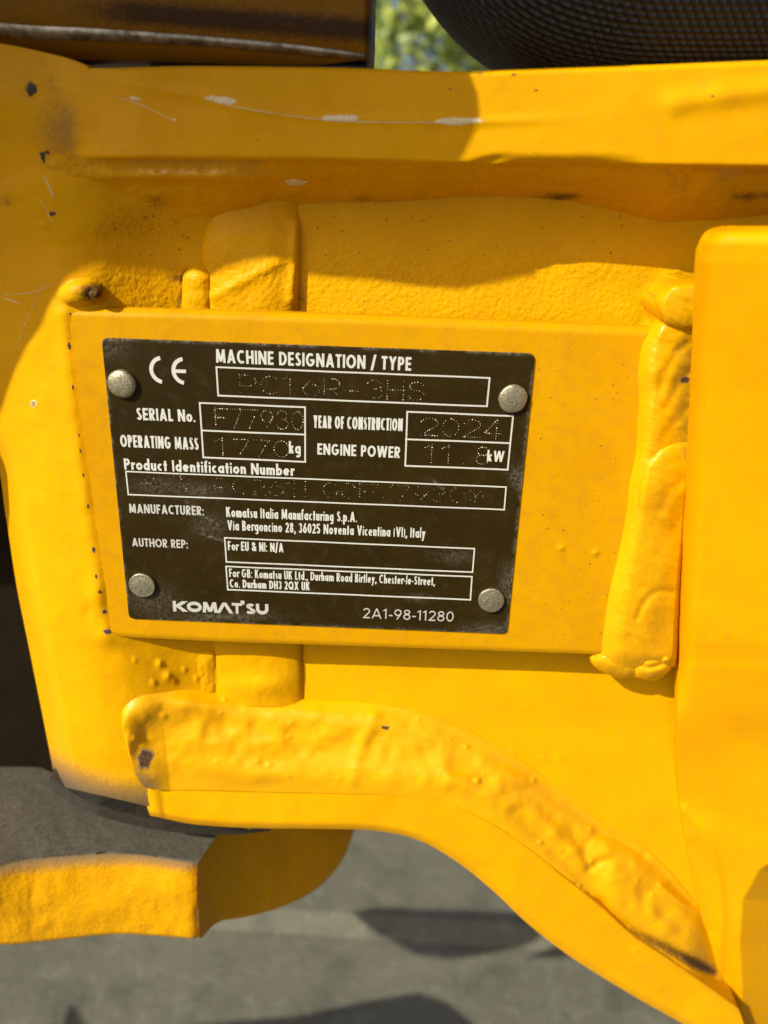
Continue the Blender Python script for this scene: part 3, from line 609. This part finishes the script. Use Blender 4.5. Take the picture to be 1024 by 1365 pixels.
    if ch=='v': return [[(e,x),(m,0)],[(m,0),(W-e,x)]]
    if ch=='y': return [[(e,x),(m*1.05,.03)],[(W*.22,-.3),(W-e,x)]]
    if ch=='1': return [V(W*.66,0,1),[(W*.6,T),(0,T-.16)]]
    if ch=='2': return [arc(m,.7,m-t,.3-t,165,-30,8)+[(l*1.2,b)],H(b,0,W)]
    if ch=='3': return [arc(m,.75,m*.9-t,.25-t,160,-90,9),arc(m,.28,m-t,.28-t*.9,90,-165,9)]
    if ch=='4': return [V(W*.7,0,1),[(W*.66,1),(t*1.2,.3)],H(.27,0,W)]
    if ch=='5': return [H(T,W*.25,W*.92),[(W*.28,1),(W*.16,.5)],arc(m*.92,.32,m*1.0-t,.32-t,130,-160,10)]
    if ch=='6': return [arc(m,.33,m-t,.33-t,0,360),[(W*.62,1),(t*1.1,.42)]]
    if ch=='7': return [H(T,0,W),[(W-e,1),(W*.3,0)]]
    if ch=='8': return [arc(m,.75,m*.88-t,.25-t,0,360),arc(m,.28,m-t,.28-t*.9,0,360)]
    if ch=='9': return [arc(m,.67,m-t,.33-t,0,360),[(W*.38,0),(W-t*1.1,.58)]]
    if ch=='.': return [V(m,0,t*2.1)]
    if ch==',': return [[(m*.6,-.14),(m*1.3,t*2)]]
    if ch==':': return [V(m,0,t*2.1),V(m,x-t*2.1,x)]
    if ch=='-': return [H(.36,0,W)]
    if ch=='/': return [[(e*.6,-.1),(W-e*.6,1.08)]]
    if ch=='&': return [arc(W*.42,.77,W*.22,.23-t,-60,240,9)+[(W*.94,.02)],arc(W*.4,.27,W*.4-t,.27-t,140,330,9)+[(W*.95,.5)]]
    if ch=='(': return [arc(W*1.2,.42,W*1.2-t,.66,140,220,6)]
    if ch==')': return [arc(-W*.2,.42,W*1.2-t,.66,40,-40,6)]
    if ch=='*': return [[(m,.1),(m,.9)],[(0,.5),(W,.5)],[(W*.15,.2),(W*.85,.8)],[(W*.15,.8),(W*.85,.2)]]
    return []
def layout(s,p0,p1,cap,t,gap=.13,fixed=None):
    L=math.hypot(p1[0]-p0[0],p1[1]-p0[1])/cap
    tot=sum(WID[c] for c in s)+gap*(len(s)-1); k=L/tot; x=0; out=[]
    for c in s:
        out.append((c,x,WID[c]*k)); x+=(WID[c]+gap)*k
    return out,L
def mapper(p0,p1,cap,L):
    d=((p1[0]-p0[0])/L,(p1[1]-p0[1])/L)
    def f(x,y):
        bx,by=p0[0]+d[0]*x,p0[1]+d[1]*x; lean=.0987-(bx-154)/541*.198
        return bx-lean*cap*y, by-cap*y
    return f
def text(s,p0,p1,cap,t=.088,mat='print',gap=.13,label=None,name='printed_text',glyphs=None,depth=-.22):
    lay,L=layout(s,p0,p1,cap,t,gap); f=mapper(p0,p1,cap,L); V=[];Fc=[];z=0
    def quad(pts):
        i=len(V)
        for (x,y) in pts:
            px,py=f(x,y); V.append(P(np.array(px),np.array(py),np.array(depth-z)))
        Fc.append(list(range(i,i+len(pts))))
    for ch,x0,Wc in lay:
        tt=t if Wc>2.6*t or ch in 'Il:i.,' else max(Wc/3.2,t*.6)
        if ch in 'MW': tt=min(tt,Wc/8.5)
        if ch in 'Ili.:,': tt=min(t,Wc/2) if ch not in ',' else t
        z=0
        for st in glyph(ch,Wc,tt):
            z+=.012; q=[(x0+a,b_) for a,b_ in st]
            if len(q)==2 and abs(q[1][1]-q[0][1])>.35*abs(q[1][0]-q[0][0]):
                (xa,ya),(xb,yb)=q; hx=tt*math.hypot(xb-xa,yb-ya)/abs(yb-ya); quad([(xa-hx,ya),(xa+hx,ya),(xb+hx,yb),(xb-hx,yb)]); continue
            n=len(q); nr=[]
            closed=n>4 and math.hypot(q[0][0]-q[-1][0],q[0][1]-q[-1][1])<1e-6
            for i in range(n):
                a=q[i-1] if i else (q[-2] if closed else q[0]); c=q[i+1] if i<n-1 else (q[1] if closed else q[-1])
                dx,dy=c[0]-a[0],c[1]-a[1]; l_=math.hypot(dx,dy) or 1; nr.append((-dy/l_*tt,dx/l_*tt))
            for i in range(n-1):
                quad([(q[i][0]+nr[i][0],q[i][1]+nr[i][1]),(q[i][0]-nr[i][0],q[i][1]-nr[i][1]),(q[i+1][0]-nr[i+1][0],q[i+1][1]-nr[i+1][1]),(q[i+1][0]+nr[i+1][0],q[i+1][1]+nr[i+1][1])])
    me=bpy.data.meshes.new(name); me.from_pydata([tuple(v*U) for v in V],[],Fc)
    bm=bmesh.new(); bm.from_mesh(me)
    for fc in bm.faces:
        if fc.normal.y>0: fc.normal_flip()
    bm.to_mesh(me); bm.free()
    o=link(name,me,M[mat],DP,False)
    if label: o['label']=label
    return o
text("MACHINE DESIGNATION / TYPE",(288,483.2),(548,494.2),18,.088,label='large white heading MACHINE DESIGNATION / TYPE')
text("SERIAL No.",(182.5,559.7),(260.6,562.6),16.2,.09,label='white caption SERIAL No.')
text("OPERATING MASS",(161,595.6),(265,599.8),16.3,.085,label='white caption OPERATING MASS')
text("Product Identification Number",(166,625.8),(392.5,634.4),14.8,.098,label='white caption Product Identification Number')
text("kg",(385.3,604.2),(401,605),15.5,.09,label='white unit kg')
text("YEAR OF CONSTRUCTION",(417.7,570.2),(536.6,574.6),16.6,.078,label='white caption YEAR OF CONSTRUCTION')
text("ENGINE POWER",(423.2,605.8),(533.4,610.6),15,.09,label='white caption ENGINE POWER')
text("kW",(649,614.9),(671.7,616),14.5,.09,label='white unit kW')
text("MANUFACTURER:",(172.5,683.6),(272,687),12.2,.092,mat='print_dim',label='white caption MANUFACTURER')
text("AUTHOR REP:",(176.5,728.2),(250.6,731),11.2,.088,mat='print_dim',label='white caption AUTHOR REP')
text("Komatsu Italia Manufacturing S.p.A.",(301.7,689),(476,696),13.4,.078,label='first line of the maker address')
text("Via Bergoncino 28, 36025 Noventa Vicentina (VI), Italy",(303.5,706.5),(567,717.2),13.2,.074,label='second line of the maker address')
text("For EU & NI: N/A",(304,733.4),(378,736.2),12.1,.08,label='white line For EU & NI')
text("For GB: Komatsu UK Ltd., Durham Road Birtley, Chester-le-Street,",(305.8,769.2),(579.5,780.4),11.4,.075,label='first line of the GB address')
text("Co. Durham DH3 2QX UK",(306.5,783),(413,787),11,.085,label='second line of the GB address')
text("2A1-98-11280",(484,823.8),(604.5,828.8),13.4,.058,mat='print_dim',gap=.16,label='thin white part number at lower right')
# heavy wordmark
def word():
    segs=[("K",231,250),("O",249.5,269.5),("M",270,290.5),("^",288.5,311),("T",309.5,323),("S",327.5,341),("U",341.5,358)]
    for s,a,b_ in segs:
        ya=815+(a-231)*.0346; yb=815+(b_-231)*.0346
        text(s,(a,ya),(b_,yb),14,.155 if s not in 'TS' else .125,mat='print_dim',name='logo_letter')
    text("I",(320.8,805.6),(326,805.8),5,.5,mat='print_dim',name='logo_letter')
word()
# CE mark
def arcmark(cx,cy,r,bar,name):
    pts=arc(0,0,1,1,100,260,14); V=[];Fc=[]
    for a,b_ in pts:
        for q in (r-2.6,r+2.6):
            lean=.0987-(cx-154)/541*.198; X=cx+a*q*.98-lean*(b_*q); Y=cy-b_*q+a*q*.04
            V.append(P(np.array(X),np.array(Y),np.array(-.22)))
    Fc=[(2*i,2*i+1,2*i+3,2*i+2) for i in range(len(pts)-1)]
    if bar:
        i=len(V)
        for X,Y in ((cx-r+1,cy-2.4),(cx+1,cy-1.8),(cx+1,cy+2.8),(cx-r+1,cy+2.2)): V.append(P(np.array(X),np.array(Y),np.array(-.235)))
        Fc.append((i,i+1,i+2,i+3))
    me=bpy.data.meshes.new(name); me.from_pydata([tuple(v*U) for v in V],[],Fc)
    bm=bmesh.new(); bm.from_mesh(me)
    for fc in bm.faces:
        if fc.normal.y>0: fc.normal_flip()
    bm.to_mesh(me); bm.free()
    o=link(name,me,M['print'],DP,False); o['label']='letter of the CE mark'
arcmark(217.5,493.2,16.2,False,'ce_mark'); arcmark(247,494.6,16.2,True,'ce_mark')
# frames
def lines(name,segs,wd=1.05,label=None):
    V=[];Fc=[];z=-.20
    for (x0,y0),(x1,y1) in segs:
        dx,dy=x1-x0,y1-y0; l_=math.hypot(dx,dy); nx,ny=-dy/l_*wd,dx/l_*wd; ex,ey=dx/l_*wd,dy/l_*wd; i=len(V); z-=.006
        nseg=max(1,int(l_/30))
        for k in range(nseg+1):
            a=k/nseg; X=x0-ex+(dx+2*ex)*a; Y=y0-ey+(dy+2*ey)*a; j=.12*math.sin(k*1.7+x0)
            V.append(P(np.array(X+nx*(1+j)),np.array(Y+ny*(1+j)),np.array(z))); V.append(P(np.array(X-nx*(1-j)),np.array(Y-ny*(1-j)),np.array(z)))
        Fc+=[(i+2*k,i+2*k+1,i+2*k+3,i+2*k+2) for k in range(nseg)]
    me=bpy.data.meshes.new(name); me.from_pydata([tuple(v*U) for v in V],[],Fc)
    bm=bmesh.new(); bm.from_mesh(me)
    for fc in bm.faces:
        if fc.normal.y>0: fc.normal_flip()
    bm.to_mesh(me); bm.free(); o=link(name,me,M['print'],DP,False); o['label']=label
def box(c): return [(c[i],c[(i+1)%4]) for i in range(4)]
lines('printed_frame',box([(288.5,489.3),(652.8,503.8),(649.3,541.6),(290.8,527.3)]),label='white outline of the machine type field')
lines('printed_frame',box([(266.3,537),(406.6,542.8),(407,615.6),(271,609.6)])+[((268.6,573.8),(407,579.4))],label='white two-row outline of serial number and mass')
lines('printed_frame',box([(543,548.8),(684,554.6),(677,626),(540.3,620.8)])+[((541.3,585.4),(680.5,590.7))],label='white two-row outline of year and power')
lines('printed_frame',box([(167.8,628.5),(674.8,649.3),(672.2,679.4),(171,659.3)]),.9,label='long white outline of the identification number')
lines('printed_frame',box([(299.5,717),(632.5,731.4),(630,762.8),(301.8,749)]),.9,label='white outline of the EU field')
lines('printed_frame',box([(301.4,755),(629.4,768.8),(627.2,799.5),(303.6,786)]),.9,label='white outline of the GB field')
# dot-peened characters
def dots(s,p0,p1,cap,sp=3.3,keep=.85,rad=.85,gap=.2,label=None,wid=None):
    L=math.hypot(p1[0]-p0[0],p1[1]-p0[1])/cap; n=len(s); pitch=L/(n-1+.8)if n>1 else L; f=mapper(p0,p1,cap,L); V=[];Fc=[]
    for i,ch in enumerate(s):
        x0=i*pitch; Wc=pitch*(.8 if ch not in '1.-' else .6); last=None
        for st in glyph(ch,Wc,.02):
            for (xa,ya),(xb,yb) in zip(st[:-1],st[1:]):
                l_=math.hypot(xb-xa,yb-ya)*cap; k=max(1,round(l_/sp))
                for j in range(k+1):
                    x=xa+(xb-xa)*j/k; y=ya+(yb-ya)*j/k
                    if last and math.hypot(x-last[0],y-last[1])*cap<sp*.7: continue
                    last=(x,y)
                    if random.random()>keep: continue
                    px,py=f(x0+x,y); px+=random.uniform(-.3,.3); py+=random.uniform(-.3,.3)
                    r=rad*random.choice((.5,.6,.7,.85,1.15)); c=P(np.array(px),np.array(py),np.array(-.1)); b_=len(V)
                    for a in range(6): V.append(c+np.array([r*math.cos(a*math.pi/3),0,r*math.sin(a*math.pi/3)]))
                    V.append(c+np.array([0,-.6,0])); Fc+=[(b_+a,b_+6,b_+(a+1)%6) for a in range(6)]
    me=bpy.data.meshes.new('stamped_text'); me.from_pydata([tuple(v*U) for v in V],[],Fc)
    bm=bmesh.new(); bm.from_mesh(me)
    for fc in bm.faces:
        if fc.normal.y>0: fc.normal_flip()
    bm.to_mesh(me); bm.free(); o=link('stamped_text',me,M['dot'],DP,False); o['label']=label
dots("PC16R-3HS",(320,524),(566,534),24.5,keep=.74,rad=.66,label='dotted machine type')
dots("F77930",(287.5,569),(405,573.5),25,keep=.92,rad=.74,label='dotted serial number')
dots("1770",(287,606),(386,610),22,keep=.92,rad=.72,label='dotted operating mass')
dots("2024",(560.5,580.5),(668,584.8),24,keep=.92,rad=.74,label='dotted year')
dots("11.8",(566,616),(652,619.5),23.5,keep=.92,rad=.74,label='dotted engine power')
dots("*KMTPC261L00F77930*",(190,654),(643,671.5),20.5,keep=.42,rad=.62,label='dotted identification number')
# ============================================================ LOWER CASTING with bare grey top
LC=thing('swing_casting',(-300,120,-560),'rough yellow casting with bare grey top ledge below the bracket','casting')
zt=P(np.array(128.),np.array(1150.),np.array(18.))[2]
# ledge (horizontal)
top=resample([(-60,1172),(20,1153),(80,1146),(170,1141),(262,1153)],60); bk=resample([(-60,1000),(20,1012),(70,1030),(170,1078),(300,1098)],60)
nv=26; t=np.linspace(0,1,nv)
X=top[:,None,0]*(1-t)+bk[:,None,0]*t; Y=top[:,None,1]*(1-t)+bk[:,None,1]*t
Vv=PZ(X,Y,zt+0*X+ (fb(X,Y,30)*3)).reshape(-1,3); Vv[::nv,1]+=6; idx=np.arange(60*nv).reshape(60,nv)
q=np.stack([idx[:-1,:-1],idx[1:,:-1],idx[1:,1:],idx[:-1,1:]],-1).reshape(-1,4)
lg=mesh('ledge',Vv,q.tolist(),M['grey_cast'],LC)
fd=PZ(top[:,0],top[:,1],zt+0*top[:,0])
# front face under the ledge
def face(name,tp3,botpx,dfn,mat,nu=90,nvv=40,mf=None):
    tp=resample(tp3,nu); bt=resample(botpx,nu); t=np.linspace(0,1,nvv); 
    bd=dfn(np.linspace(0,1,nu)); B3=P(bt[:,0],bt[:,1],bd)
    V=tp[:,None]*(1-t)[None,:,None]+B3[:,None]*t[None,:,None]
    S=np.repeat(np.linspace(0,1,nu)[:,None],nvv,1); T=np.repeat(t[None],nu,0)
    V[...,1]-=np.sin(T*math.pi)*8+(fb(S*420,T*110,34)*5+fb(S*420+9,T*110,9)*.9)*np.sin(T*math.pi)**.5-(np.clip(1-T/.08,0,1)**2+np.clip(1-(1-T)/.1,0,1)**2)*7
    V[...,1]+=(np.clip(1-(1-S)/.045,0,1)**2*9*(name=='front_face')+np.clip(1-S/.04,0,1)**2*3*(name!='front_face')); V[...,0]-=np.clip(1-(1-S)/.02,0,1)**2*2*(name=='front_face')
    idx=np.arange(nu*nvv).reshape(nu,nvv); q=np.stack([idx[:-1,:-1],idx[:-1,1:],idx[1:,1:],idx[1:,:-1]],-1).reshape(-1,4)
    mk=np.zeros((nu*nvv,4)); mk[:,3]=1; mk[:,2]=.7
    if mf is not None: mk[:,1]=np.clip(mf(S,T),0,1).ravel()
    me=bpy.data.meshes.new(name); me.from_pydata((V.reshape(-1,3)*U).tolist(),[],q.tolist())
    ca=me.color_attributes.new('mask','FLOAT_COLOR','POINT'); ca.data.foreach_set('color',mk.ravel())
    return link(name,me,mat,LC)
face('front_face',fd,[(-60,1268),(20,1263),(70,1258),(150,1250),(205,1252),(266,1257)],lambda s:22+0*s,M['paint_cast'],mf=lambda S,T:ss(T,.20,-.05)*.95)
# return face to the right, turning away
c3=[fd[-1]]
rt=[tuple(fd[-1])]+[tuple(P(np.array(float(x)),np.array(float(y)),np.array(float(d)))) for x,y,d in ((300,1098,130),(360,1092,210),(420,1092,280),(474,1100,350))]
face('curved_side',rt,[(266,1257),(290,1234),(330,1226),(375,1213),(420,1190),(455,1152),(474,1104)],lambda s:22+s*328,M['paint_cast'],nu=110,nvv=50)
# dark collar ring between post and casting
def d_col(X,Y,S,T): return np.interp(S,[0,.3,.6,1],[70,18,30,75])+6*T
ribbon('collar',[(66,1036),(105,1062),(160,1082),(220,1094),(300,1100),(360,1103)],[(66,1050),(102,1076),(160,1096),(220,1108),(300,1113),(360,1108)],90,8,d_col,M['dark_ring'],LC,60)
# ============================================================ TOP LEFT: pivot barrel in shade
PB=thing('cylinder_barrel',(-300,10,560),'dark brown shaded cylinder barrel with a raised bright streak, above the flange at upper left','cylinder')
def d_bar(X,Y,S,T): 
    yy=Y-(X-250)*.075; return 60-70*np.sqrt(np.clip(1-((yy-10)/92)**2,0.02,1))+np.clip(1-(495-X)/10,0,1)**2*22-fb(X,Y,40)*1.5
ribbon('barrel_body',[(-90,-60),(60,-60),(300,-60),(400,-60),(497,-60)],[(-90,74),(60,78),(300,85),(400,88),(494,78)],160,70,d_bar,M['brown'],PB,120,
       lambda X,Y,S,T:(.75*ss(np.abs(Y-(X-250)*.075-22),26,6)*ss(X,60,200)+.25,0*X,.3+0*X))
def d_strk(X,Y,S,T): return d_bar(X,Y,S,T)-2.2-2.5*np.sin(T*math.pi)
ribbon('bright_streak_band',[(-90,22),(30,33),(130,38),(260,47),(380,58),(486,71)],[(-90,40),(30,50),(130,54),(260,60),(380,70),(486,80)],120,10,d_strk,M['steel'],PB,3)  # raised metallic strip draws the bright diagonal streak
ribbon('rubber_seal',[(200,84),(300,85),(400,84),(460,82),(489,84)],[(200,96),(300,97),(400,97),(460,97),(490,97)],60,8,lambda X,Y,S,T:20-14*np.sin(T*math.pi),M['rubber'],PB,40)
# ============================================================ TOP RIGHT: woven sleeve
c=[P(np.array(float(x)),np.array(float(y)),np.array(115.0)) for x,y in ((545,-520),(612,-330),(682,-165),(738,-84),(810,-56),(900,-50),(1060,-52),(1250,-60),(1500,-70))]
sl_=tube('hose_sleeve',c,150,M['weave'],None,n=90,m=150,uvs=(9.5,7.0)); tag(sl_,'thick black woven hose sleeve resting behind the lit flange at upper right','hose sleeve')
# ============================================================ unseen slab above the frame, outlined to cast the big shade
Y0=-330.0
def SH(px,py,d):
    p=TOSUN(P(np.array(float(px)),np.array(float(py)),np.array(float(d))),Y0); return (p[0],p[2])
edge_=[SH(-60,650,50),SH(0,556,42),SH(26,488,26),SH(60,430,10),SH(98,376,8),SH(140,358,18),SH(200,354,40),SH(260,362,56),SH(300,384,67),SH(400,366,67),SH(500,374,67),SH(560,382,67),SH(610,385,67),SH(640,381,67),
       SH(611,222,-38),SH(624,192,-38),SH(640,158,-38),SH(637,125,-38),SH(625,95,-38)]
edge_+=[SH(640,88,-38),SH(834,80,-38),SH(843,42,-25),SH(1250,40,-25)]
far=[(edge_[-1][0]+500,edge_[-1][1]+200),(edge_[-1][0]+500,edge_[-1][1]+900),(-2600,edge_[-1][1]+900),(-2600,edge_[0][1]-60),(edge_[0][0]-500,edge_[0][1]-60)]
OCC=prism('boom_shade_slab',edge_+far,Y0-45,Y0,M['paint_smooth'])
n_=len(OCC.data.vertices)//2; kk=-LD/LD[1]*45      # flanks run parallel to the light, so the shade edge stays crisp
for k_ in range(n_): OCC.data.vertices[k_].co.x+=kk[0]*U; OCC.data.vertices[k_].co.z+=kk[2]*U
tag(OCC,'unseen yellow slab above the frame, outlined to cast the boom shade','shade slab')
# ============================================================ ground and its shade casters
GZ=-2350.0
g=mesh('ground',[(-400000,-400000,GZ),(400000,-400000,GZ),(400000,400000,GZ),(-400000,400000,GZ)],[(0,1,2,3)],M['ground'],None,False); g['kind']='structure'
a0=PZ(np.array(230.),np.array(1185.),np.array(GZ)); 
kb=mesh('kerb',[(-9000,a0[1],GZ),(14000,a0[1]-500,GZ),(-9000,a0[1]+60,GZ+60),(14000,a0[1]-440,GZ+60),(-9000,a0[1]+9000,GZ+62),(14000,a0[1]+9000,GZ+62)],[(0,1,3,2),(2,3,5,4)],M['ground'],None,False); kb['kind']='structure'
def gshape(name,pts,H,label,cat):
    V=[]
    for x,y in pts:
        p=PZ(np.array(float(x)),np.array(float(y)),np.array(GZ)); p=p-LD*(H/-LD[2]); V.append(p)
    n=len(V); V=V+[v-LD*40. for v in V]
    o=mesh(name,V,[list(range(n)),list(range(2*n-1,n-1,-1))]+[(i,(i+1)%n,n+(i+1)%n,n+i) for i in range(n)],M['rubber'],None,False)
    bm=bmesh.new(); bm.from_mesh(o.data); bmesh.ops.recalc_face_normals(bm,faces=bm.faces); bm.to_mesh(o.data); bm.free(); tag(o,label,cat)
gshape('lens_shade_slab',[(488,1218),(520,1211),(600,1214),(700,1217),(730,1222),(730,1250),(700,1262),(650,1272),(600,1279),(550,1272),(505,1245)],1640,'unseen black slab below the frame, added for the lens-shaped ground shade','pad')  # added out of view; outline traced from the lens-shaped ground shadow
gshape('wedge_shade_slab',[(190,1376),(300,1362),(400,1354),(480,1336),(560,1323),(600,1338),(640,1372),(700,1450),(200,1450)],1300,'unseen black slab below the frame, added for the broad ground shade','flap')  # made-up slab that only casts the wedge of ground shade
gshape('tip_shade_slab',[(82,1372),(90,1345),(96,1338),(103,1346),(118,1372),(118,1420),(82,1420)],1300,'small unseen slab below the frame, added for the pointed ground shade','clip')  # invented piece that drops the small pointed shadow
# ============================================================ shrubs far behind, seen through the gap
def shrub(cx,cy,cz,R,n,label,mats,name='shrub'):
    root=thing(name,(cx/U,cy/U,GZ),label,'shrub'); gz=GZ*U
    V=[];Fc=[]
    for k in range(7):
        a=random.uniform(0,6.28); tx,ty,tz=cx+math.cos(a)*R*.5,cy+math.sin(a)*R*.4,cz+random.uniform(-.2,.6)*R; b_=len(V)
        for q in range(5): V.append(((cx+.03*math.cos(q*1.257)),(cy+.03*math.sin(q*1.257)),gz))
        for q in range(5): V.append(((tx+.008*math.cos(q*1.257)),(ty+.008*math.sin(q*1.257)),tz))
        Fc+=[(b_+q,b_+(q+1)%5,b_+5+(q+1)%5,b_+5+q) for q in range(5)]
    mesh('stem',np.array(V)/U,Fc,M['bark'],root)
    V=[];Fc=[];mi=[]
    cl=[(random.gauss(0,.45),random.gauss(0,.45),random.gauss(0,.42)) for _ in range(60)]
    for k in range(n):
        c_=random.choice(cl); x,y,z=[cc+random.gauss(0,.13) for cc in c_]
        x,y,z=cx+x*R,cy+y*R,cz+z*R*1.3
        s=random.uniform(.03,.06); d1=np.array([random.gauss(0,1) for _ in range(3)]); d1/=np.linalg.norm(d1); d2=np.cross(d1,[random.gauss(0,1) for _ in range(3)]); d2/=np.linalg.norm(d2)
        p=np.array([x,y,z]); b_=len(V); V+=[p-d1*s,p+d2*s*.4,p+d1*s,p-d2*s*.4]; Fc.append((b_,b_+1,b_+2,b_+3)); mi.append(random.choices((0,1,2),mats)[0])
    o=mesh('foliage',np.array(V)/U,Fc,M['leaf_a'],root,False); o.data.materials.append(M['leaf_b']); o.data.materials.append(M['leaf_c']); o.data.polygons.foreach_set('material_index',mi); o['kind']='stuff'
shrub(.25,5.0,.75,1.0,8000,'blurred yellow green shrub in the gap between barrel and sleeve',(.4,.45,.15))
for o in list(bpy.data.objects):
    if o.type=='MESH' and len(o.data.materials)==0: o.data.materials.append(M['paint'])
# report
